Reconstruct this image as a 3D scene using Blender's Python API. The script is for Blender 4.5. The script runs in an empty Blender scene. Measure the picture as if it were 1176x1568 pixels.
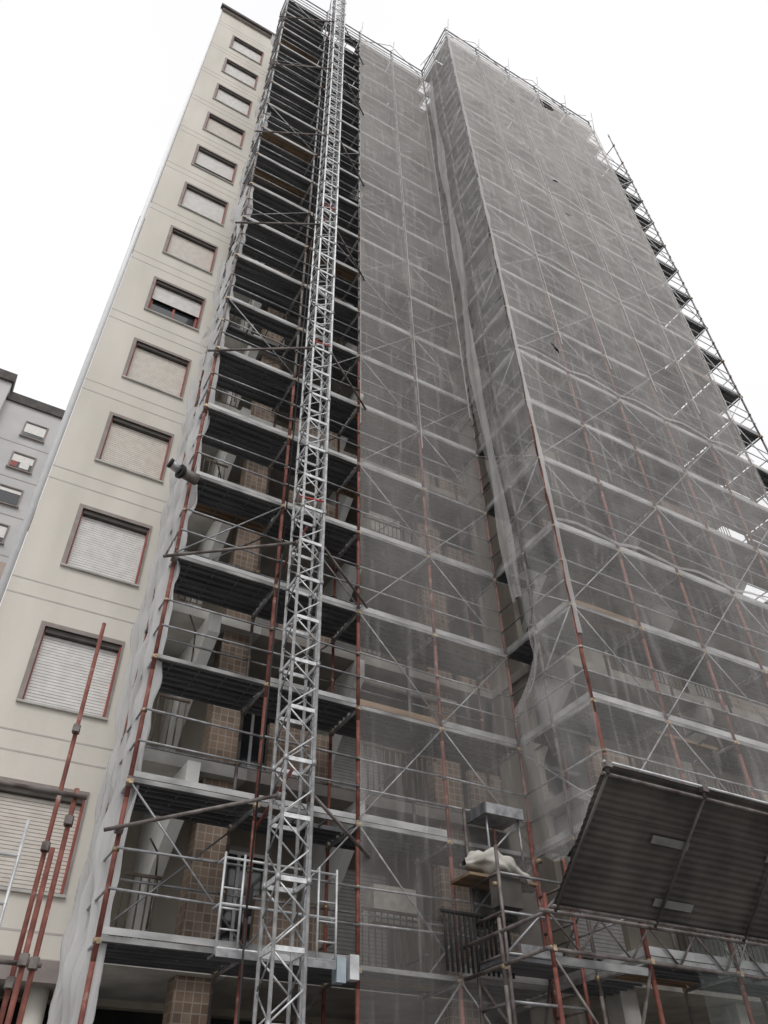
import bpy, math, random
from mathutils import Vector, Matrix, noise
random.seed(7)
H0=1.6
scene=bpy.context.scene
# ---------------------------------------------------------------- materials
def newmat(name):
    m=bpy.data.materials.new(name); m.use_nodes=True
    nt=m.node_tree; b=nt.nodes['Principled BSDF']
    return m,nt,b
def N(nt,t,**kw):
    n=nt.nodes.new(t)
    for k,v in kw.items(): setattr(n,k,v)
    return n
def ramp(nt,stops):
    r=N(nt,'ShaderNodeValToRGB'); e=r.color_ramp.elements
    while len(e)<len(stops): e.new(0.5)
    for i,(p,c) in enumerate(stops):
        e[i].position=p; e[i].color=(*c,1)
    return r
def noisy(name,c1,c2,scale=3,rough=.8,metal=0,stretch=(1,1,1),bump=0.0,c3=None,lo=.35,hi=.65,detail=6):
    m,nt,b=newmat(name)
    tc=N(nt,'ShaderNodeTexCoord'); mp=N(nt,'ShaderNodeMapping'); mp.inputs['Scale'].default_value=stretch
    nt.links.new(tc.outputs['Object'],mp.inputs['Vector'])
    n=N(nt,'ShaderNodeTexNoise'); n.inputs['Scale'].default_value=scale; n.inputs['Detail'].default_value=detail
    nt.links.new(mp.outputs[0],n.inputs['Vector'])
    st=[(lo,c1),(hi,c2)]
    if c3: st.append((min(hi+.12,1),c3))
    r=ramp(nt,st)
    nt.links.new(n.outputs['Fac'],r.inputs['Fac']); nt.links.new(r.outputs['Color'],b.inputs['Base Color'])
    b.inputs['Roughness'].default_value=rough; b.inputs['Metallic'].default_value=metal
    if bump:
        bp=N(nt,'ShaderNodeBump'); bp.inputs['Strength'].default_value=bump; bp.inputs['Distance'].default_value=.02
        n2=N(nt,'ShaderNodeTexNoise'); n2.inputs['Scale'].default_value=scale*12
        nt.links.new(tc.outputs['Object'],n2.inputs['Vector'])
        nt.links.new(n2.outputs['Fac'],bp.inputs['Height']); nt.links.new(bp.outputs[0],b.inputs['Normal'])
    return m
M={}
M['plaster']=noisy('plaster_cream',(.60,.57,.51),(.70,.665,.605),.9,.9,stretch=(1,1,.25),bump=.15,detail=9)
M['plaster2']=noisy('plaster_shaded',(.22,.195,.165),(.34,.305,.26),1.2,.9,stretch=(1,1,.4))  # darker plaster copy: interior shade behind the nets put into its colour
M['logwall']=noisy('loggia_plaster_shaded',(.36,.33,.28),(.48,.44,.38),1.2,.9,stretch=(1,1,.4))  # recessed loggia wall: shade of the depth put into the plaster colour
M['joint']=noisy('joint_grey',(.42,.39,.37),(.50,.47,.45),3,.9)
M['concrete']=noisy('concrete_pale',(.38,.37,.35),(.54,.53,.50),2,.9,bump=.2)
M['slab']=noisy('slab_concrete_shaded',(.24,.22,.20),(.36,.34,.31),2,.9,bump=.2)  # darker concrete copy for slabs under the nets, shade put into the colour
M['fin']=noisy('painted_concrete_white',(.58,.58,.56),(.78,.78,.75),1.3,.85,stretch=(1,1,.5),bump=.15)
M['surround']=noisy('window_surround_taupe',(.25,.215,.20),(.32,.28,.265),4,.8)
M['shutter']=noisy('roller_shutter_pvc',(.66,.65,.63),(.76,.75,.73),6,.6)
M['shutter2']=noisy('roller_shutter_beige',(.60,.555,.50),(.68,.64,.58),6,.6)
M['slat']=noisy('shutter_gap',(.36,.35,.34),(.42,.41,.40),6,.6)
M['redframe']=noisy('red_window_frame',(.26,.06,.045),(.34,.085,.07),5,.6)
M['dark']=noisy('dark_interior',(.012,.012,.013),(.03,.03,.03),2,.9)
M['roofdark']=noisy('roof_fascia_and_shade_dark',(.06,.055,.05),(.10,.09,.085),3,.8)
M['white']=noisy('white_pipe',(.80,.81,.83),(.86,.86,.88),5,.5)
M['galv']=noisy('galvanised_steel',(.20,.20,.21),(.38,.38,.39),7,.45,.5)
M['galvl']=noisy('galvanised_light',(.42,.43,.44),(.66,.67,.68),5,.5,.35)
M['mast']=noisy('mast_zinc',(.46,.47,.48),(.74,.75,.76),9,.45,.3)
M['rust']=noisy('rusty_red_tube',(.12,.034,.026),(.22,.075,.055),6,.75,.1,c3=(.30,.24,.22),hi=.62)
M['rustg']=noisy('worn_tube',(.09,.07,.065),(.22,.2,.19),5,.6,.35,c3=(.22,.10,.06))
M['coup']=noisy('coupler_steel',(.16,.12,.08),(.5,.38,.25),12,.5,.5)
M['deck']=noisy('deck_planks_steel',(.085,.088,.095),(.18,.18,.19),3,.7,.2,stretch=(.3,3,1))
M['toe']=noisy('toeboard_steel',(.25,.25,.25),(.50,.50,.50),3,.55,.25,stretch=(.5,1,1))
M['edge']=noisy('deck_edge_profile',(.12,.12,.12),(.34,.34,.34),3,.5,.3,stretch=(.6,1,1))
M['wood']=noisy('old_timber',(.13,.085,.05),(.28,.20,.13),4,.85,stretch=(.2,1,1))
M['rail']=noisy('balcony_railing',(.12,.09,.075),(.20,.16,.13),4,.7)
M['canopy']=noisy('canopy_sheet',(.045,.040,.037),(.095,.084,.076),1.5,.75,.0)
M['cansh']=noisy('canopy_pale_sheet',(.14,.14,.135),(.22,.22,.21),3,.7,.0)
M['cloth']=noisy('tarp_cloth',(.40,.38,.34),(.55,.53,.49),5,.95,bump=.4)
M['redp']=noisy('red_paint',(.40,.04,.03),(.5,.07,.05),5,.5)
M['bluep']=noisy('blue_grey_paint',(.25,.32,.36),(.36,.43,.47),5,.5)
M['asphalt']=noisy('asphalt',(.04,.04,.042),(.07,.07,.07),8,.95,bump=.3)
M['paving']=noisy('paving',(.22,.21,.20),(.32,.31,.29),4,.9,bump=.2)
M['paint']=noisy('road_paint',(.6,.6,.58),(.8,.8,.78),8,.8)
M['farwall']=noisy('far_wall',(.50,.50,.51),(.58,.57,.57),.6,.9)
M['farbrick']=noisy('far_brick',(.40,.33,.28),(.48,.40,.35),2,.9)
def glass():
    m,nt,b=newmat('window_glass'); b.inputs['Base Color'].default_value=(.03,.035,.04,1)
    b.inputs['Roughness'].default_value=.06; b.inputs['Specular IOR Level'].default_value=.9
    return m
M['glass']=glass()
def tile():
    m,nt,b=newmat('brown_tile_cladding')
    tc=N(nt,'ShaderNodeTexCoord'); sp=N(nt,'ShaderNodeSeparateXYZ'); cb=N(nt,'ShaderNodeCombineXYZ')
    ad=N(nt,'ShaderNodeMath',operation='ADD')
    nt.links.new(tc.outputs['Object'],sp.inputs[0])
    nt.links.new(sp.outputs[0],ad.inputs[0]); nt.links.new(sp.outputs[1],ad.inputs[1])
    nt.links.new(ad.outputs[0],cb.inputs[0]); nt.links.new(sp.outputs[2],cb.inputs[1])
    br=N(nt,'ShaderNodeTexBrick'); br.offset=0; br.inputs['Scale'].default_value=1
    br.inputs['Brick Width'].default_value=.13; br.inputs['Row Height'].default_value=.13; br.inputs['Mortar Size'].default_value=.009
    br.inputs['Color1'].default_value=(.16,.105,.072,1); br.inputs['Color2'].default_value=(.27,.195,.14,1); br.inputs['Mortar'].default_value=(.34,.30,.26,1)
    nt.links.new(cb.outputs[0],br.inputs['Vector'])
    n=N(nt,'ShaderNodeTexNoise'); n.inputs['Scale'].default_value=1.4; n.inputs['Detail'].default_value=5
    nt.links.new(tc.outputs['Object'],n.inputs['Vector'])
    r=ramp(nt,[(.3,(.6,.6,.6)),(.7,(1.15,1.12,1.1))]); nt.links.new(n.outputs['Fac'],r.inputs['Fac'])
    mx=N(nt,'ShaderNodeMix',data_type='RGBA',blend_type='MULTIPLY'); mx.inputs[0].default_value=1
    nt.links.new(br.outputs['Color'],mx.inputs[6]); nt.links.new(r.outputs['Color'],mx.inputs[7])
    nt.links.new(mx.outputs[2],b.inputs['Base Color'])
    b.inputs['Roughness'].default_value=.5
    return m
M['tile']=tile()
def netmat(name,base,lo,hi,zgrad=0.0,transl=.45,fold=.14,bs=.6):
    m=bpy.data.materials.new(name); m.use_nodes=True; nt=m.node_tree; nt.nodes.clear()
    out=N(nt,'ShaderNodeOutputMaterial')
    tc=N(nt,'ShaderNodeTexCoord')
    n1=N(nt,'ShaderNodeTexNoise'); n1.inputs['Scale'].default_value=.6; n1.inputs['Detail'].default_value=8
    mp=N(nt,'ShaderNodeMapping'); mp.inputs['Scale'].default_value=(1,1,.45); mp.inputs['Rotation'].default_value=(0,.3,0)
    nt.links.new(tc.outputs['Object'],mp.inputs[0]); nt.links.new(mp.outputs[0],n1.inputs['Vector'])
    mr=N(nt,'ShaderNodeMapRange'); mr.inputs['From Min'].default_value=.3; mr.inputs['From Max'].default_value=.7
    mr.inputs['To Min'].default_value=lo; mr.inputs['To Max'].default_value=hi
    nt.links.new(n1.outputs['Fac'],mr.inputs['Value'])
    n2=N(nt,'ShaderNodeTexNoise'); n2.inputs['Scale'].default_value=5; n2.inputs['Detail'].default_value=5; n2.inputs['Distortion'].default_value=.4
    mp2=N(nt,'ShaderNodeMapping'); mp2.inputs['Scale'].default_value=(1.3,1.3,.10); mp2.inputs['Rotation'].default_value=(0,.35,0)
    nt.links.new(tc.outputs['Object'],mp2.inputs[0]); nt.links.new(mp2.outputs[0],n2.inputs['Vector'])
    mr2=N(nt,'ShaderNodeMapRange'); mr2.inputs['From Min'].default_value=.54; mr2.inputs['From Max'].default_value=.74
    mr2.inputs['To Min'].default_value=0; mr2.inputs['To Max'].default_value=fold
    nt.links.new(n2.outputs['Fac'],mr2.inputs['Value'])
    ad=N(nt,'ShaderNodeMath',operation='ADD'); nt.links.new(mr.outputs[0],ad.inputs[0]); nt.links.new(mr2.outputs[0],ad.inputs[1])
    sp=N(nt,'ShaderNodeSeparateXYZ'); nt.links.new(tc.outputs['Object'],sp.inputs[0])
    mr3=N(nt,'ShaderNodeMapRange'); mr3.inputs['From Min'].default_value=8; mr3.inputs['From Max'].default_value=36
    mr3.inputs['To Min'].default_value=0; mr3.inputs['To Max'].default_value=zgrad
    nt.links.new(sp.outputs[2],mr3.inputs['Value'])
    ad2=N(nt,'ShaderNodeMath',operation='ADD',use_clamp=True); nt.links.new(ad.outputs[0],ad2.inputs[0]); nt.links.new(mr3.outputs[0],ad2.inputs[1])
    bp=N(nt,'ShaderNodeBump'); bp.inputs['Strength'].default_value=bs; bp.inputs['Distance'].default_value=.10
    nt.links.new(n2.outputs['Fac'],bp.inputs['Height'])
    df=N(nt,'ShaderNodeBsdfDiffuse'); df.inputs[0].default_value=(*base,1); nt.links.new(bp.outputs[0],df.inputs['Normal'])
    tl=N(nt,'ShaderNodeBsdfTranslucent'); tl.inputs[0].default_value=(*base,1)
    mx=N(nt,'ShaderNodeMixShader'); mx.inputs[0].default_value=transl
    nt.links.new(df.outputs[0],mx.inputs[1]); nt.links.new(tl.outputs[0],mx.inputs[2])
    tr=N(nt,'ShaderNodeBsdfTransparent')
    mx2=N(nt,'ShaderNodeMixShader'); nt.links.new(ad2.outputs[0],mx2.inputs[0])
    nt.links.new(tr.outputs[0],mx2.inputs[1]); nt.links.new(mx.outputs[0],mx2.inputs[2])
    nt.links.new(mx2.outputs[0],out.inputs[0])
    return m
M['net']=netmat('debris_netting',(.72,.695,.68),.09,.20,.33,.22)
M['netw']=netmat('debris_netting_lit',(.80,.775,.755),.09,.21,.34,.15)  # wing net copy made brighter: glow of the sky behind put into its colour
M['netseam']=netmat('netting_seam',(.76,.75,.74),.4,.7,.1,.3)
M['netwhite']=netmat('netting_crumpled',(.74,.74,.74),.55,.85,0,.35,.2,.9)
M['netside']=netmat('debris_netting_loose',(.74,.72,.71),.19,.31,.16,.25,.14,.5)
M['netband']=netmat('netting_folded_band',(.72,.71,.70),.28,.42,.1,.3)
M['netgreen']=netmat('netting_green',(.34,.39,.37),.12,.28,0)
# ---------------------------------------------------------------- mesh builder
class MB:
    def __init__(s): s.v=[]; s.f=[]; s.m=[]; s.sm=[]; s.mats=[]
    def mi(s,k):
        if k not in s.mats: s.mats.append(k)
        return s.mats.index(k)
    def poly(s,pts,k,smooth=False):
        i=len(s.v); s.v+= [tuple(p) for p in pts]; s.f.append(tuple(range(i,i+len(pts)))); s.m.append(s.mi(k)); s.sm.append(smooth)
    def box(s,x0,x1,y0,y1,z0,z1,k):
        i=len(s.v)
        s.v+=[(x0,y0,z0),(x1,y0,z0),(x1,y1,z0),(x0,y1,z0),(x0,y0,z1),(x1,y0,z1),(x1,y1,z1),(x0,y1,z1)]
        for q in ((3,2,1,0),(4,5,6,7),(0,1,5,4),(1,2,6,5),(2,3,7,6),(3,0,4,7)):
            s.f.append(tuple(i+j for j in q)); s.m.append(s.mi(k)); s.sm.append(False)
    def tube(s,p,q,r,k,n=6,r2=None):
        p=Vector(p);q=Vector(q); d=q-p
        if d.length<1e-6: return
        d.normalize(); a=Vector((0,0,1)) if abs(d.z)<.9 else Vector((1,0,0))
        u=d.cross(a).normalized(); w=d.cross(u)
        if r2 is None: r2=r
        i=len(s.v)
        for c,rr in ((p,r),(q,r2)):
            for j in range(n):
                t=2*math.pi*j/n; s.v.append(tuple(c+u*math.cos(t)*rr+w*math.sin(t)*rr))
        k=s.mi(k)
        for j in range(n):
            s.f.append((i+j,i+(j+1)%n,i+n+(j+1)%n,i+n+j)); s.m.append(k); s.sm.append(True)
        s.f.append(tuple(i+j for j in range(n))[::-1]); s.m.append(k); s.sm.append(False)
        s.f.append(tuple(i+n+j for j in range(n))); s.m.append(k); s.sm.append(False)
    def path(s,pts,r,k,n=6):
        for a,b in zip(pts,pts[1:]): s.tube(a,b,r,k,n)
    def extrude_yz(s,prof,x0,x1,k):
        n=len(prof); i=len(s.v)
        for x in (x0,x1):
            for (y,z) in prof: s.v.append((x,y,z))
        k=s.mi(k)
        s.f.append(tuple(i+j for j in range(n))); s.m.append(k); s.sm.append(False)
        s.f.append(tuple(i+n+j for j in range(n))[::-1]); s.m.append(k); s.sm.append(False)
        for j in range(n):
            s.f.append((i+j,i+n+j,i+n+(j+1)%n,i+(j+1)%n)); s.m.append(k); s.sm.append(False)
    def grid(s,fn,nu,nv,k,skip=None,smooth=True):
        i=len(s.v)
        for a in range(nu+1):
            for b in range(nv+1): s.v.append(tuple(fn(a/nu,b/nv)))
        kk=s.mi(k)
        for a in range(nu):
            for b in range(nv):
                if skip and skip((a+.5)/nu,(b+.5)/nv): continue
                s.f.append((i+a*(nv+1)+b,i+(a+1)*(nv+1)+b,i+(a+1)*(nv+1)+b+1,i+a*(nv+1)+b+1)); s.m.append(kk); s.sm.append(smooth)
    def finish(s,name,parent=None):
        me=bpy.data.meshes.new(name); me.from_pydata([(x,y,z+H0) for x,y,z in s.v],[],s.f)
        for k in s.mats: me.materials.append(M[k])
        me.polygons.foreach_set('material_index',s.m); me.polygons.foreach_set('use_smooth',s.sm); me.update()
        o=bpy.data.objects.new(name,me); scene.collection.objects.link(o)
        if parent: o.parent=parent
        return o
def empty(name):
    o=bpy.data.objects.new(name,None); scene.collection.objects.link(o); return o
# ---------------------------------------------------------------- ground
g=MB(); g.poly([(-600,-600,-1.61),(600,-600,-1.61),(600,600,-1.61),(-600,600,-1.61)],'paving'); g.finish('ground')
g=MB(); g.poly([(-300,-9,-1.6),(300,-9,-1.6),(300,4.5,-1.6),(-300,4.5,-1.6)],'asphalt'); g.finish('road')
g=MB()
for i in range(-40,41): g.poly([(i*6,-2.3,-1.596),(i*6+3,-2.3,-1.596),(i*6+3,-2.15,-1.596),(i*6,-2.15,-1.596)],'paint')
g.finish('road_marking')
g=MB(); g.box(-300,300,4.5,4.65,-1.62,-1.47,'concrete'); g.box(-300,300,4.65,30,-1.62,-1.475,'paving'); g.finish('pavement')
# ---------------------------------------------------------------- main building
B=empty('apartment_building')
ST=2.91; S0=2.95; NF=14
YW=13.4; TOP=42.6
w=MB(); t=MB(); win=MB()
w.box(-.15,.68,YW,YW+.3,S0,TOP,'plaster'); w.box(2.08,2.62,YW,YW+.3,S0,TOP,'plaster')
prev=S0
for k in range(13):
    top=5.34+ST*k; sill=top-1.5
    w.box(.68,2.08,YW,YW+.3,prev,sill,'plaster'); prev=top
    f=.085; yo=YW-.025
    t.box(.68-f,.68,yo,YW+.1,sill-.02,top+f,'surround'); t.box(2.08,2.08+f*.5,yo,YW+.1,sill-.02,top+f,'surround')
    t.box(.68,2.08,yo,YW+.1,top,top+f,'surround'); t.box(.60,2.13,yo-.03,YW+.12,sill-.04,sill,'concrete')
    t.box(2.052,2.078,YW+.01,YW+.15,sill,top,'redframe')
    t.box(.682,.71,YW+.05,YW+.15,sill,top,'redframe'); t.box(.71,2.052,YW+.02,YW+.16,top-.10,top-.001,'roofdark')  # dark strip at the window head: shade of the top reveal put into colour
    low=sill
    if k==5: low=sill+.75
    if k==8: low=sill+.45
    if k==10: low=sill+.3
    z=low
    while z<top-.10:
        z1=min(z+.058,top-.10)
        win.box(.71,2.052,YW+.11,YW+.14,z,z1-.010,'shutter2' if k in (0,3,4,6,9) else 'shutter'); z=z1
    win.box(.71,2.052,YW+.122,YW+.145,low,top-.10,'slat')
    if low>sill:
        win.box(.71,2.052,YW+.2,YW+.22,sill,low,'glass')
        for x in (.71,1.34,1.98): win.box(x,x+.06,YW+.16,YW+.21,sill,low,'redframe')
        win.box(.71,2.05,YW+.159,YW+.21,sill,sill+.06,'redframe')
    else:
        win.box(.71,2.052,YW+.2,YW+.22,sill,top,'glass')
w.box(.68,2.08,YW,YW+.3,prev,TOP,'plaster')
for j in range(NF):
    z=S0+ST*j
    for dz in (0.02,.36):
        if z+dz<TOP-.3: t.box(-.15,2.62,YW-.004,YW+.01,z+dz-.014,z+dz+.014,'joint')
w.box(-.15,.1,YW+.3,24,-1.6,TOP,'plaster')
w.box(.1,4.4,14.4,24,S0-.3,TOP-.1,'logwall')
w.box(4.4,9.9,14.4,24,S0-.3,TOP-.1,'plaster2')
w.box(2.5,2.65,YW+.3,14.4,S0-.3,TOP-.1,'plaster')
t.box(-.3,2.75,YW-.22,24.2,TOP,TOP+.22,'roofdark')
t.box(-.2,2.65,YW-.12,24.1,TOP-.12,TOP,'surround')
t.box(-.36,-.15,15.4,15.95,25.0,26.0,'roofdark'); t.box(-.33,-.15,15.5,15.9,24.4,25.0,'surround')
t.tube((-.23,YW+.02,S0),(-.23,YW+.02,TOP),.075,'white',10)
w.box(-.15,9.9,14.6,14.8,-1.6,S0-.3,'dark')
t.box(-6,2.62,YW-.1,15,S0-.28,S0-.002,'surround')
for x in (-.1,.55,1.25,1.95,2.45): 
    t.tube((x+.15,13.75,-1.6),(x+.15,13.75,S0-.28),.17,'plaster',14)
t.box(-.15,2.6,14.1,14.2,-1.6,S0-.9,'glass')
RL=MB(); SL=MB(); FN=MB(); LW=MB()
def railing(x0,x1,y,z,mb,step=.12,h=1.0):
    mb.tube((x0,y,z+h),(x1,y,z+h),.028,'rail',6); mb.tube((x0,y,z+.12),(x1,y,z+.12),.018,'rail',4)
    x=x0
    while x<=x1: mb.tube((x,y,z+.12),(x,y,z+h),.014,'rail',4); x+=step
def fin(x0,x1,z,yb,yf,mk='fin'):
    y1=yb-.35
    prof=[(yb,z)]
    for i in range(0,11):
        a=i/10; prof.append((y1-(y1-yf)*(a**1.7),z+a*(ST-.62)))
    prof+= [(yf,z+ST-.2),(yb,z+ST-.2)]
    FN.extrude_yz(prof,x0,x1,mk)
def window(x0,x1,y,z0,z1,kind):
    LW.box(x0-.08,x1+.08,y-.03,y+.05,z0-.08,z0,'concrete'); LW.box(x0-.08,x1+.08,y-.03,y+.05,z1,z1+.08,'surround')
    LW.box(x0-.08,x0,y-.03,y+.05,z0,z1,'surround'); LW.box(x1,x1+.08,y-.03,y+.05,z0,z1,'surround')
    if kind==0:
        z=z0
        while z<z1: LW.box(x0,x1,y-.015,y+.0,z,min(z+.055,z1),'shutter'); z+=.07
        LW.box(x0,x1,y-.005,y+.01,z0,z1,'slat')
    else:
        LW.box(x0,x1,y-.008,y+.01,z0,z1,'glass')
        for x in (x0,(x0+x1)/2-.03,x1-.06): LW.box(x,x+.06,y-.03,y-.008,z0,z1,'redframe' if kind==2 else 'shutter')
        LW.box(x0,x1,y-.029,y-.008,z1-.06,z1,'shutter')
for j in range(-1,NF):
    z=S0+ST*j
    if j<13:
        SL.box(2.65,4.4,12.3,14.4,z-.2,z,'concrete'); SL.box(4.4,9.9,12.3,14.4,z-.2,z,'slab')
        if j>=0:
            fin(3.28,3.50,z,14.38,12.0)
            fin(6.45,6.62,z,14.38,12.2)
            railing(2.72,3.26,12.36,z,RL)
            LW.box(4.75,6.0,12.32,12.44,z,z+.95,'tile')
            railing(6.65,8.3,12.36,z,RL); LW.box(9.05,9.85,12.32,12.44,z,z+.95,'tile')
            window(4.6,5.7,14.38,z+.05,z+2.3,random.choice([0,1,2]))
            window(6.95,8.25,14.38,z+.8 if j%2 else z+.05,z+2.3,random.choice([0,0,1,2]))
            if j%3==0: RL.box(7.0,7.9,12.6,12.95,z+.9,z+1.5,'cloth')
            if j%2: RL.tube((6.7,12.5,z+2.45),(9.0,12.5,z+2.45),.07,'cloth',8)
LW.box(3.72,4.30,12.50,12.85,-1.6,40.8,'tile')
LW.box(8.35,9.0,12.52,12.8,-1.6,40.8,'tile')
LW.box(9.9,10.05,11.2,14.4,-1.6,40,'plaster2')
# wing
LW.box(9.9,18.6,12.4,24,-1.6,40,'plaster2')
for j in range(-1,13):
    z=S0+ST*j
    SL.box(9.85,18.5,10.35,12.4,z-.2,z,'slab')
    if j<0: continue
    for x in (10.2,14.1,18.2): fin(x,x+.16,z,12.38,10.2,'concrete')
    LW.box(10.5,11.6,10.36,10.48,z,z+.95,'tile' if j%2 else 'plaster2'); LW.box(15.3,16.6,10.36,10.48,z,z+.95,'tile')
    railing(11.7,14.0,10.42,z,RL); railing(14.3,15.2,10.42,z,RL); railing(16.7,18.2,10.42,z,RL)
    window(11.0,12.4,12.38,z+.8,z+2.3,random.choice([0,0,1,2])); window(12.8,13.7,12.38,z+.05,z+2.3,random.choice([0,1,2]))
    window(14.8,16.0,12.38,z+.8,z+2.3,random.choice([0,1])); window(16.6,17.6,12.38,z+.05,z+2.3,random.choice([0,1,2]))
for x in (10.3,12.9,15.5,18.0): LW.box(x,x+.35,10.6,10.95,-1.6,S0-.2,'concrete')
w.finish('walls',B); t.finish('window_surrounds_and_trim',B); win.finish('roller_shutters',B)
RL.finish('balcony_railings',B); SL.finish('balcony_slabs',B); FN.finish('curved_concrete_fins',B); LW.finish('loggia_walls_and_windows',B)
# ---------------------------------------------------------------- distant building
B2=empty('apartment_building'); 
f=MB(); Y=38
f.box(-4.2,-.62,Y,Y+12,26.5,38.0,'farwall'); f.box(-4.2,-.62,Y,Y+12,-1.6,26.5,'farbrick')
f.box(-22,-4.2,Y-.6,Y+12,26.5,38.9,'farwall'); f.box(-22,-4.2,Y-.6,Y+12,-1.6,26.5,'farbrick')
f.box(-4.15,-.55,Y-.15,Y+12,38.0,38.7,'roofdark'); f.box(-22,-4.1,Y-.8,Y+12,38.9,39.6,'roofdark')
for i in range(13):
    z=36.2-i*2.65
    for x in (-2.7,-8,-12,-16):
        y=Y if x>-4 else Y-.6
        f.box(x,x+1.35,y-.04,y,z-.65,z+.65,'surround')
        f.box(x+.1,x+1.25,y-.06,y-.04,z-.55,z+.55,'glass')
        sh=[.3,.1,-.2,.3][i%4]
        f.box(x+.1,x+1.25,y-.08,y-.06,z-sh,z+.55,'shutter'); f.box(x+.1,x+1.25,y-.09,y-.0605,z+.42,z+.55,'roofdark')
        f.box(x-.05,x+1.4,y-.15,y-.04,z-.72,z-.65,'surround')
        if i%4==1: f.box(x+.1,x+.45,y-.075,y-.06,z-.5,z-.1,'redframe'); f.box(x+.6,x+1.1,y-.075,y-.06,z-.5,z-.1,'shutter')
    f.box(-22,-4.2,Y-.62,Y-.6,z-1.35,z-1.3,'joint'); f.box(-4.2,-.62,Y-.02,Y,z-1.35,z-1.3,'joint')
f.finish('facade',B2)
# ---------------------------------------------------------------- scaffolding
SC=empty('scaffolding')
D=10.93; DI=11.98; WY=8.84; WI=9.9
PX=[2.22,4.1,5.8,7.5,9.25]
WX=[9.25,11.0,12.75,14.5,16.25,18.0,19.35]
LV=[2.75+2*k for k in range(-2,20)]
st=MB(); dk=MB(); rl=MB(); cp=MB()
def standard(x,y,ztop,z0=-1.55,red=True,r=.03,lim=None):
    z=z0
    if lim is None: lim=random.uniform(11,16) if red else -5
    while z<ztop:
        z1=min(z+2.0,ztop)
        st.tube((x,y,z),(x,y,z1),r,('rust' if z<lim else 'rustg' if z<24 else 'galv'),8)
        z=z1
    for zz in LV:
        if zz<ztop:
            cp.tube((x,y,zz-.1),(x,y,zz-.04),r*1.5,'coup',8)
            cp.tube((x,y,zz+.99),(x,y,zz+1.04),r*1.35,'coup',8)
            cp.box(x-.02,x+.04,y-.06,y-.02,zz-.11,zz-.04,'coup')
    for zz in range(0,int(ztop),4): st.tube((x,y,zz+.6),(x,y,zz+.75),r*1.25,'rustg',8)
for i,x in enumerate(PX):
    standard(x,D,42.0,red=True,r=.034 if i<4 else .032); standard(x,DI,41.5,red=(i%2==0))
for i,x in enumerate(WX):
    standard(x,WY,42.0,r=.034,lim=[14,19,24,20,15,10,-5][i]); standard(x,WI,41.5,red=False)
standard(7.55,WY,3.35); standard(7.55,WI,3.3,red=False)
standard(19.35,12.0,41,red=False); standard(19.35,14.5,41,red=False)
def deck(x0,x1,y0,y1,z):
    n=3; w_=(y1-y0)/n
    for i in range(n):
        if random.random()<.03: continue
        a=y0+i*w_+.01; b=y0+(i+1)*w_-.01
        mk='wood' if random.random()<.04 else 'deck'
        dk.box(x0+.03,x1-.03,a,b,z-.012,z,mk)
        for yy in (a,b-.02,(a+b)/2-.03,): dk.box(x0+.03,x1-.03,yy,yy+.02,z-.065,z-.012,mk)
    x=x0+.3
    while x<x1-.2: dk.box(x,x+.03,y0+.03,y1-.03,z-.045,z-.0125,'deck'); x+=.45
def transom(x,y0,y1,z):
    st.tube((x,y0,z-.09),(x,y1,z-.09),.028,'galv',6)
def front(x0,x1,y,z,toe=True,diag=0,mk='galv',th=.13):
    o=-.045; j=random.uniform(-.03,.03)
    if toe:
        r_=random.random()
        if r_>.04: rl.box(x0+.035,x1-.035,y+.0,y+.022,z+.016,z+th,'toe' if r_>.09 or z<5 else 'wood')
    rl.box(x0+.03,x1-.03,y-.01,y+.03,z-.065,z-.0,'edge')
    for h in (.52,1.02): rl.tube((x0,y+o,z+h+j),(x1,y+o,z+h+random.uniform(-.03,.03)),.018,mk,6)
    if diag==1: rl.tube((x0,y-.04,z+.02),(x1,y-.04,z+1.92),.015,mk,6)
    if diag==-1: rl.tube((x1,y-.04,z+.02),(x0,y-.04,z+1.92),.015,mk,6)
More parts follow.
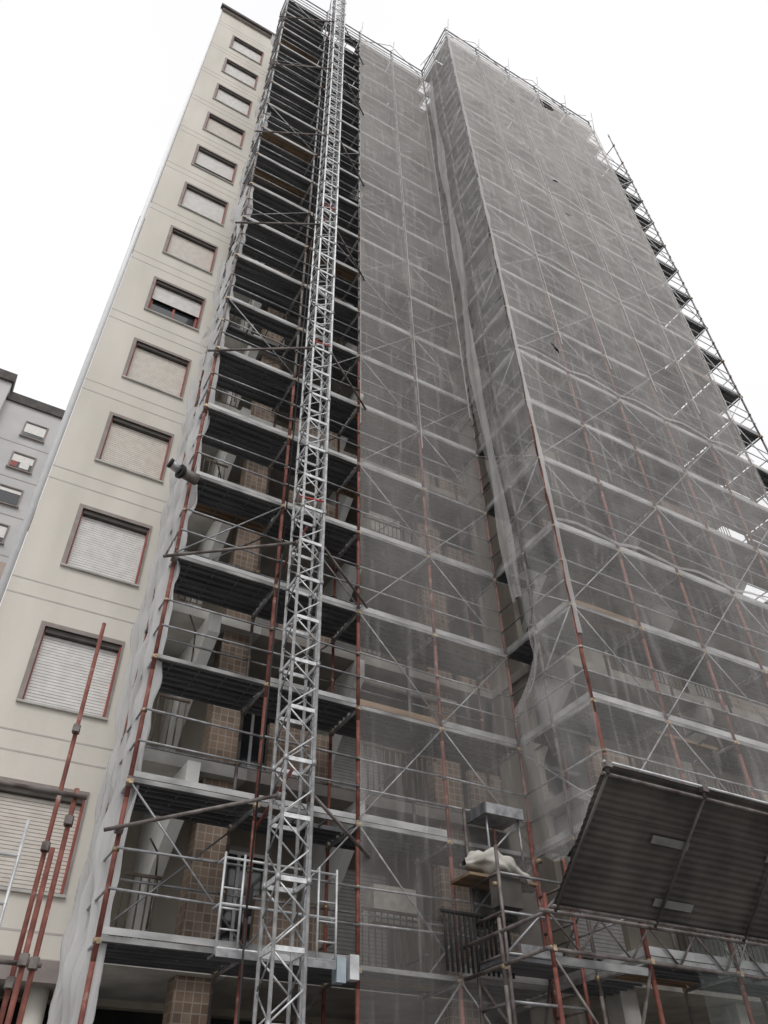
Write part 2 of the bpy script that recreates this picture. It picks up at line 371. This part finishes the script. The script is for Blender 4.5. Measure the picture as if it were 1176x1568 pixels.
for li,z in enumerate(LV):
    k=li-2
    for i in range(4):
        x0,x1=PX[i],PX[i+1]
        if k<-1: continue
        deck(x0,x1,D+.05,DI-.02,z)
        front(x0,x1,D,z,diag=(1 if (k+i)%2 else -1) if (i>=2 or k%3==0) else 0,th=.10 if i<2 else .13)
        rl.tube((x0,DI+.04,z+1),(x1,DI+.04,z+1),.019,'galv',6)
        if (k+i)%3==0: rl.tube((x0,DI,z+.1),(x1,DI,z+1.9),.017,'galv',6)
    for x in PX: transom(x,D,DI,z)
    for h in (.5,1.0): rl.tube((PX[0]-.03,D,z+h),(PX[0]-.03,DI,z+h),.019,'galv',6)
    for i in range(len(WX)-1):
        x0,x1=WX[i],WX[i+1]
        last=i==len(WX)-2
        if last and k>17: continue
        if k<0: continue
        deck(x0,x1,WY+.05,WI-.02,z)
        front(x0,x1,WY,z,diag=(1 if (k+i)%2 else -1),mk='galvl' if last else 'galv')
        if not last and (i+k)%2==0: rl.tube((x0,WI,z+1),(x1,WI,z+1),.019,'galv',6)
    for x in WX:
        transom(x,WY,WI,z)
    if k>=0 :
        deck(9.28,10.3,WI+.02,D-.0,z)
        rl.box(9.25,9.272,WY+.05,D-.05,z+.016,z+.13,'toe'); rl.box(9.235,9.27,WY+.04,D-.04,z-.065,z,'edge')
        for h in (.52,1.02): rl.tube((9.2,WY,z+h),(9.2,D,z+h),.019,'galv',6)
        rl.tube((9.21,WY,z+(0 if k%2 else 1.9)),(9.21,D,z+(1.9 if k%2 else 0)),.017,'galv',6)
    if 0<=k<=17:
        deck(18.25,19.35,WI+.02,14.4,z)
        rl.box(19.35,19.37,WY,14.4,z,z+.17,'toe')
        for h in (.52,1.02): rl.tube((19.39,WY,z+h),(19.39,14.4,z+h),.019,'galvl',6)
        for yy in (9.9,12.0): rl.tube((19.39,yy,z),(19.39,yy+2,z+1.9),.017,'galvl',6)
for (xs,y) in ((PX,D),(WX[:-1],WY)):
    for a,b in zip(xs,xs[1:]):
        for h in (.35,.7,1.1): rl.tube((a,y,40.75+h),(b,y,40.75+h),.02,'galvl',5)
    for x in xs: rl.tube((x,y-.02,40.3),(x-.0,y-.34,42.35),.022,'galvl',5); rl.tube((x,y-.22,41.6),(x,y+.05,42.2),.016,'galvl',5)
for h in (.35,.7,1.1): rl.tube((9.25,WY,40.75+h),(9.25,D,40.75+h),.02,'galvl',5)
for z in (-.2,4.0,8.6,14.4,20.1,26.,32.,37.5):
    rl.tube((2.0,D-.09,z-.05),(4.2,10.05,z+.55),.028,'rustg',8)
    rl.tube((4.62,10.05,z+.6),(5.95,D-.08,z+.2),.026,'rustg',8)
    for p in ((2.2,D-.05,z),(4.13,10.1,z+.52),(4.6,10.1,z+.58)): cp.tube((p[0]-.05,p[1],p[2]),(p[0]+.05,p[1],p[2]),.06,'rustg',8)
    rl.tube((4.1,D,z+.3),(4.25,10.0,z+.9),.024,'rust',8)
for z in LV[2::2]:
    for x in (2.9,): 
        pts=[(x,DI,z+1.6),(x+.25,DI+.4,z+1.55),(x+.35,DI+.7,z+1.3),(x+.35,DI+.75,z+.6)]
        rl.path(pts,.016,'rustg',6)
    for x in PX: rl.tube((x+.08,DI-.1,z+.5),(x+.08,DI+.6,z+.5),.02,'rustg',6)
def lp(x,y,z1):
    st.tube((x,y,-1.6),(x,y,z1),.03,'rust',8)
    for zz in (0.5,2.1,3.6,5.2): 
        if zz<z1: cp.tube((x,y,zz),(x,y,zz+.12),.05,'rustg',8); cp.box(x-.06,x+.02,y-.09,y-.02,zz,zz+.1,'rustg')
lp(1.36,10.93,7.03); lp(1.42,9.95,4.05); lp(1.30,9.85,3.3)
st.tube((-1.5,9.9,3.92),(1.55,9.9,3.95),.03,'rustg',8); st.tube((-1.5,9.95,2.15),(1.5,9.95,2.15),.025,'rustg',8)
for h in (2.7,3.2): st.tube((-1.5,9.97,h),(1.0,9.97,h),.018,'galvl',6)
for x in (.55,.98): st.tube((x,9.97,1.0),(x,9.97,3.6),.02,'galvl',6)
st.finish('standards',SC); dk.finish('deck_planks',SC); rl.finish('guardrails_and_braces',SC); cp.finish('couplers',SC)
# ---------------------------------------------------------------- netting
NE=empty('safety_netting')
def nz(x,y,z,s): return noise.noise(Vector((x*s,y*s,z*s)))
n=MB()
bay=lambda x,xs: min(abs(x-a) for a in xs)
def fmain(u,v):
    x=5.8+u*3.42; z=-1.0+v*(41.9+.25*nz(u*4,7,0,1))
    b=min(bay(x,PX),.5)/.5
    return (x,D-.07-.10*b*(.6+nz(x,0,z,.5))-.03*nz(x,3,z,2.5)*b,z)
n.grid(fmain,44,360,'net')
def fwing(u,v):
    x=9.22+u*8.8; z=4.3+v*(36.4+.35*nz(u*8,4,0,1))+.06*nz(u*9,1,0,1)
    b=min(bay(x,WX),.5)/.5
    return (x,WY-.07-.16*b*(.6+nz(x,5,z,.45))-.06*nz(x,9,z,2.2)*b,z)
def hole(u,v):
    x=9.22+u*8.8; z=4.3+v*36.5
    if 14.35<x<15.0+.1*math.sin(z*9) and 39.2+.15*math.sin(x*7)<z<40.3: return True
    if (x-13.2)**2+(z-30)**2<.012 or (x-10.6)**2+(z-17.6)**2<.02: return True
    return False
n.grid(fwing,110,440,'netw',skip=hole)
n.finish('net_sheets',NE)
n=MB()
ZB=4.5
def gap(z):
    g_=0
    if 8.0<z<20: g_=.95*((20-z)/12)**1.6
    elif z<=8.0: g_=.95*max(0,(z-7.25)/.75)**.6
    return g_
def low_(z): return max(0,min(1,(19-z)/12))
def fside(u,v):
    z=40.85-v*(40.85-ZB-.25*nz(u*4,0,0,1))
    y0=D-.04-gap(z)+.03*nz(0,0,z,1.5); y=y0-u*(y0-WY+.03)
    low=low_(z)
    x=9.19-.10*math.sin(math.pi*u)*(1+nz(0,y,z,.6))-.05*nz(2,y,z,2)
    x+=low*(-.09*math.sin(u*15+z*.7+2*nz(0,y,z,.5))*(math.sin(math.pi*u)) -.40*math.sin(math.pi*u)*math.exp(-((z-7.6)/1.8)**2))
    return (x,y,z)
n.grid(fside,44,420,'netside')
def fband(u,v):
    z=38.5-v*29.0; w_=.34+.12*nz(0,0,z,.4)
    y=10.25+.12*nz(5,0,z,.25)-.3*max(0,(18-z)/10)+(u-.5)*w_
    return (9.04-.05*math.sin(u*9+z)-low_(z)*.1,y,z)
n.grid(fband,8,260,'netband')
n.finish('loose_side_net',NE)
s=MB()
def seam(fn,nv,wd=.07):
    def g_(u,v):
        p=fn(v); return (p[0]+(u-.5)*wd*(1+.8*nz(0,0,p[2]+p[0]*3,1.1)),p[1]-.03*math.sin(u*math.pi)+.015*nz(p[0],0,p[2],4),p[2])
    s.grid(g_,4,nv,'netseam')
seam(lambda v:(9.23+.03*nz(0,0,v*36,.8),WY-.09,8+v*32.8),260,.11)
for x in WX[1:-1]: seam(lambda v,x=x:(x,WY-.09,18+v*22.8),160,.03)
seam(lambda v:(7.5,D-.09,14+v*26.9),200,.03); seam(lambda v:(9.12,D-.09,16+v*23),200,.05); seam(lambda v:(5.8,D-.09,14+v*26.9),200,.03)
for z in (10.8,16.8,22.8,28.8,34.8):
    s.grid(lambda u,v,z=z:(9.25+u*8.75,WY-.10-.12*min(bay(9.25+u*8.75,WX),.5)-.02*v,z+(v-.5)*.06+.04*math.sin(u*31)),90,1,'netseam')
s.finish('net_seams',NE)
c=MB()
def fcr(u,v):
    y=D+.05+u*1.7; z=0+v*40
    ph=u*26+3.5*nz(0,u*3,z,.45)
    return (2.25+.10*math.sin(ph)+.05*math.sin(ph*2.3+z*1.7)+.10*nz(1,y,z,1.8), y+.1*nz(4,y,z,.6), z)
c.grid(fcr,90,420,'netwhite',skip=lambda u,v: v>.27 and nz(u*3,0,v*30,.7)+ (v-.27)*1.2>.25 )
c.grid(lambda u,v:(10.1+u*2.6,WY-.05+.05*math.sin(u*17),-1+v*4.1),30,30,'netgreen')
c.finish('gathered_net',NE)
# ---------------------------------------------------------------- hoist mast
HM=empty('construction_hoist_mast')
m=MB(); cx,cy,hw=4.36,10.22,.22
zt=43.5
for sx in (-1,1):
    for sy in (-1,1):
        m.tube((cx+sx*hw,cy+sy*hw,-1.5),(cx+sx*hw,cy+sy*hw,zt),.027,'mast',8)
z=-1.5; seg=.82; i=0
while z<zt-.1:
    for sy in (-1,1):
        m.box(cx-hw,cx+hw,cy+sy*hw-.012,cy+sy*hw+.012,z-.03,z+.03,'mast')
        m.tube((cx-hw,cy+sy*hw,z+.03),(cx+hw,cy+sy*hw,z+seg/2),.013,'mast',6)
        m.tube((cx+hw,cy+sy*hw,z+seg/2),(cx-hw,cy+sy*hw,z+seg-.03),.013,'mast',6)
    for sx in (-1,1):
        m.box(cx+sx*hw-.012,cx+sx*hw+.012,cy-hw,cy+hw,z-.03,z+.03,'mast')
        m.tube((cx+sx*hw,cy-hw,z+.03),(cx+sx*hw,cy+hw,z+seg/2),.013,'galv',6)
        m.tube((cx+sx*hw,cy+hw,z+seg/2),(cx+sx*hw,cy-hw,z+seg-.03),.013,'galv',6)
    if i%2==0:
        for sx in (-1,1):
            for sy in (-1,1): m.tube((cx+sx*hw,cy+sy*hw,z-.05),(cx+sx*hw,cy+sy*hw,z+.05),.042,'galv',8)
    if i in (14,20,28): m.tube((cx-hw-.06,cy-hw,z+.2),(cx+hw+.02,cy-hw,z+.28),.02,'redp',6)
    z+=seg; i+=1
m.box(cx+hw+.03,cx+hw+.07,cy-.03,cy+.03,-1.5,zt,'galv')
m.path([(4.0,10.3,43),(3.98,10.35,30),(4.0,10.3,20),(3.95,10.35,9),(3.9,10.4,3),(3.95,10.3,-1.5)],.014,'dark',6)
m.finish('lattice_mast',HM)
# ---------------------------------------------------------------- landing gate
G=MB()
x0,x1,y=3.62,5.3,10.62
for zz in (2.68,3.2,3.78): G.tube((x0,y,zz),(x1,y,zz),.018,'galvl',8)
for x in (x0,x0+.28,x1-.28,x1): G.tube((x,y,2.6),(x,y,3.85),.018,'galvl',8)
for x in (x0,x1):
    for zz in (3.2,3.78): G.tube((x,y,zz),(x,D,zz),.018,'galvl',8)
for a in range(3): G.tube((x0,y,2.9+a*.25),(x0+.28,y,2.9+a*.25),.012,'galvl',6); G.tube((x1-.28,y,2.9+a*.25),(x1,y,2.9+a*.25),.012,'galvl',6)
G.box(x0,x1,y,D-.03,2.60,2.63,'deck'); G.box(x0,x1,y-.02,y,2.58,2.67,'galv')
G.box(5.34,5.48,10.65,10.8,2.45,2.75,'bluep'); G.box(5.54,5.68,10.65,10.8,2.5,2.8,'galvl')
for (xx,zz) in ((3.95,3.3),(4.08,3.5)): G.tube((xx,10.8,zz-.35),(xx,10.8,zz),.045,'dark',8)
G.finish('landing_gate')
# ---------------------------------------------------------------- goods platform at inner corner
P=empty('loading_platform'); p=MB()
xa,xb,ya,yb=7.75,9.1,10.05,10.8
for x in (xa,xb):
    for yy in (ya,yb): p.tube((x,yy,.5),(x,yy,5.25 if yy==yb else 4.4),.028,'rust' if x==xb else 'rustg',8)
for zz in (2.3,2.9,3.45,4.0):
    p.tube((xa,ya,zz),(xb,ya,zz),.022,'galv',6); p.tube((xa,ya,zz),(xa,yb,zz),.022,'rustg',6); p.tube((xb,ya,zz),(xb,yb,zz),.022,'rustg',6)
p.box(xa,xb,ya,yb,2.82,2.88,'deck'); p.box(8.0,8.75,ya-.02,ya+.01,2.9,3.04,'galv')
for a in range(14): p.tube((7.15+a*.09,10.7,2.75),(7.15+a*.09,10.7,3.55),.02,'dark',6)
p.tube((7.1,10.7,3.55),(8.4,10.7,3.55),.03,'dark',6)
p.tube((xa,ya,.6),(xb,yb,2.8),.025,'rustg',6); p.tube((xb,ya,.4),(xa,yb,2.7),.025,'rustg',6); p.tube((xa,ya,2.9),(xb,ya,4.0),.022,'galv',6)
p.box(7.85,8.6,10.35,10.9,5.05,5.08,'galv'); p.box(7.85,8.6,10.30,10.35,5.02,5.2,'galv'); p.box(7.82,7.85,10.30,10.9,5.02,5.2,'deck')
for x in (7.9,8.55): p.tube((x,10.4,4.2),(x,10.4,5.1),.02,'galv',6)
p.tube((7.9,10.4,4.4),(8.55,10.4,5.0),.018,'galv',6)
p.box(7.4,8.7,10.3,10.85,4.0,4.04,'wood'); p.box(7.75,8.2,10.1,10.3,3.55,3.98,'roofdark')
p.finish('platform_frame',P)
sk=MB()
def fs(u,v):
    th=v*2*math.pi; L=u
    r=.20*(math.sin(math.pi*min(max(L,.03),.97))**.5)*(1+.5*nz(L*4,math.cos(th),math.sin(th),1.8))
    return (7.4+L*1.3,10.45+r*1.25*math.cos(th),4.2+r*math.sin(th)*(.75 if math.sin(th)<0 else 1.1)+.05*math.sin(L*6)- (0.2*max(0,L-.7)/.3))
sk.grid(fs,36,28,'cloth'); sk.finish('cloth_sack')
F=empty('floodlight'); fl=MB()
fl.tube((2.28,10.7,10.38),(1.98,10.62,10.36),.11,'rustg',14,.10); fl.tube((1.98,10.62,10.36),(1.92,10.60,10.355),.13,'dark',14,.14)
fl.tube((2.28,10.7,10.38),(2.36,10.72,10.39),.08,'dark',12); fl.tube((1.915,10.60,10.355),(1.75,10.56,10.42),.07,'galv',12,.09)
fl.tube((1.75,10.56,10.42),(1.7,10.55,10.43),.095,'dark',12)
fl.tube((2.22,10.72,10.3),(2.22,10.72,10.75),.02,'rustg',6); fl.tube((2.1,10.66,10.37),(2.22,D,10.6),.018,'rustg',6)
fl.finish('lamp_body',F)
# ---------------------------------------------------------------- canopy
C=empty('protective_canopy'); q=MB()
XL=7.55; a0=Vector((XL,8.70,3.16)); a1=Vector((XL,7.24,4.50)); nrm=Vector((0,(a1-a0).z,-(a1-a0).y)).normalized()
XR=20.0
def fc(x,v):
    p_=a0.lerp(a1,v); off=.005*math.cos(v*math.pi*2*20)
    return (x, p_.y+nrm.y*off, p_.z+nrm.z*off)
nb=7; bw=(XR-XL)/nb
for bi in range(nb):
    for rr in range(3):
        v0,v1=[(0,.35),(.33,.68),(.66,1)][rr]
        q.grid(lambda u,v,bi=bi,rr=rr:(lambda pp:(pp[0],pp[1],pp[2]+.012*(bi%2)+.02*rr+.012*nz(pp[0],pp[1],bi,1.3)))(fc(XL+bi*bw+u*(bw+.03),v0+(v1-v0)*v)),6,70,'canopy',smooth=False)
for i in range(nb+1):
    x=XL+i*bw
    q.tube((x+.03,a0.y,a0.z-.07),(x+.03,a1.y,a1.z-.07),.022,'roofdark',8)
for tt in (.03,.98):
    p_=a0.lerp(a1,tt); q.tube((XL-.05,p_.y,p_.z-.06),(XR,p_.y,p_.z-.06),.024,'rustg',8)
q.tube((XL-.05,a1.y-.04,a1.z+.05),(XR,a1.y-.04,a1.z+.05),.018,'galvl',8)
for i in range(nb): 
    x=XL+i*bw+.02; q.tube((x,a1.y,a1.z-.1),(x,a1.y-.0,a1.z+.16),.028,'roofdark',8); q.box(x-.05,x+.06,a1.y-.06,a1.y+.03,a1.z-.02,a1.z+.06,'rustg')
for (xx,v0,v1,ww) in ((8.75,.56,.62,.7),(9.2,.12,.18,.75),(11.9,.10,.17,.9),(11.0,.60,.66,.9),(13.6,.3,.36,1)):
    def fq(a,b):
        pp=a0.lerp(a1,v0+(v1-v0)*b); return (xx+a*ww,pp.y-nrm.y*.022,pp.z-nrm.z*.022)
    q.grid(fq,1,2,'cansh',smooth=False)
q.finish('corrugated_roof_and_frame',C)
q=MB()
yy=WY-.03
q.tube((7.4,yy,3.12),(20,yy,3.12),.03,'rustg',8); q.tube((7.4,yy,2.66),(20,yy,2.66),.028,'rustg',8)
for a in range(26): 
    xx=7.55+a*.45; q.tube((xx,yy,(2.66 if a%2 else 3.12)),(xx+.45,yy,(3.12 if a%2 else 2.66)),.015,'rustg',6)
q.tube((7.55,WY,2.7),(7.55,D,2.7),.028,'rustg',8); q.tube((7.55,WY,3.12),(7.55,D,3.12),.028,'rustg',8)
q.tube((7.55,WY,-.6),(9.25,WY,2.6),.024,'rustg',6); q.tube((9.25,WY,.4),(7.55,WY,2.6),.02,'rustg',6)
q.tube((11,WY,-.6),(12.75,WY,2.6),.024,'rustg',6)
q.box(7.6,9.2,WY,WY+.03,2.5,2.6,'edge')
q.finish('support_girder',C)
# ---------------------------------------------------------------- light
az=math.radians(200); el=math.radians(50)
world=bpy.data.worlds.new('World'); scene.world=world; world.use_nodes=True
nt=world.node_tree; bg=nt.nodes['Background']
sky=N(nt,'ShaderNodeTexSky'); sky.sky_type='NISHITA'; sky.sun_disc=False; sky.sun_elevation=el; sky.sun_rotation=az; sky.dust_density=4
hs=N(nt,'ShaderNodeHueSaturation'); hs.inputs['Saturation'].default_value=.25
nt.links.new(sky.outputs[0],hs.inputs['Color'])
tc=N(nt,'ShaderNodeTexCoord'); cn=N(nt,'ShaderNodeTexNoise'); cn.inputs['Scale'].default_value=1.6; cn.inputs['Detail'].default_value=5
nt.links.new(tc.outputs['Generated'],cn.inputs['Vector'])
cr=ramp(nt,[(.3,(10.6,10.6,10.8)),(.7,(11.8,11.75,11.8))])
nt.links.new(cn.outputs['Fac'],cr.inputs['Fac'])
mx=N(nt,'ShaderNodeMix',data_type='RGBA'); mx.inputs[0].default_value=.9
nt.links.new(hs.outputs[0],mx.inputs[6]); nt.links.new(cr.outputs[0],mx.inputs[7])
nt.links.new(mx.outputs[2],bg.inputs[0]); bg.inputs[1].default_value=.1
sl=bpy.data.lights.new('sun','SUN'); sl.energy=1.1; sl.angle=math.radians(25); sl.color=(1,.97,.93)
so=bpy.data.objects.new('sun',sl); scene.collection.objects.link(so)
dirv=Vector((math.sin(az)*math.cos(el),math.cos(az)*math.cos(el),math.sin(el)))
so.rotation_euler=dirv.to_track_quat('Z','Y').to_euler(); so.location=dirv*80
# ---------------------------------------------------------------- camera
cd=bpy.data.cameras.new('camera'); co=bpy.data.objects.new('camera',cd); scene.collection.objects.link(co)
r=Vector((.8710,-.4910,-.0200)).normalized(); up=Vector((-.3178,-.5937,.7393)); fw=Vector((.3748,.6375,.6731)).normalized()
r=(r-fw*r.dot(fw)).normalized(); up=r.cross(fw).normalized()
Mx=Matrix(((r.x,up.x,-fw.x),(r.y,up.y,-fw.y),(r.z,up.z,-fw.z))).to_4x4(); Mx.translation=Vector((0,0,H0))
co.matrix_world=Mx
cd.sensor_fit='HORIZONTAL'; cd.sensor_width=36; cd.lens=1210/1176*36; cd.clip_end=3000; cd.clip_start=.05
scene.camera=co
scene.view_settings.view_transform='Standard'; scene.view_settings.look='None'; scene.view_settings.exposure=0
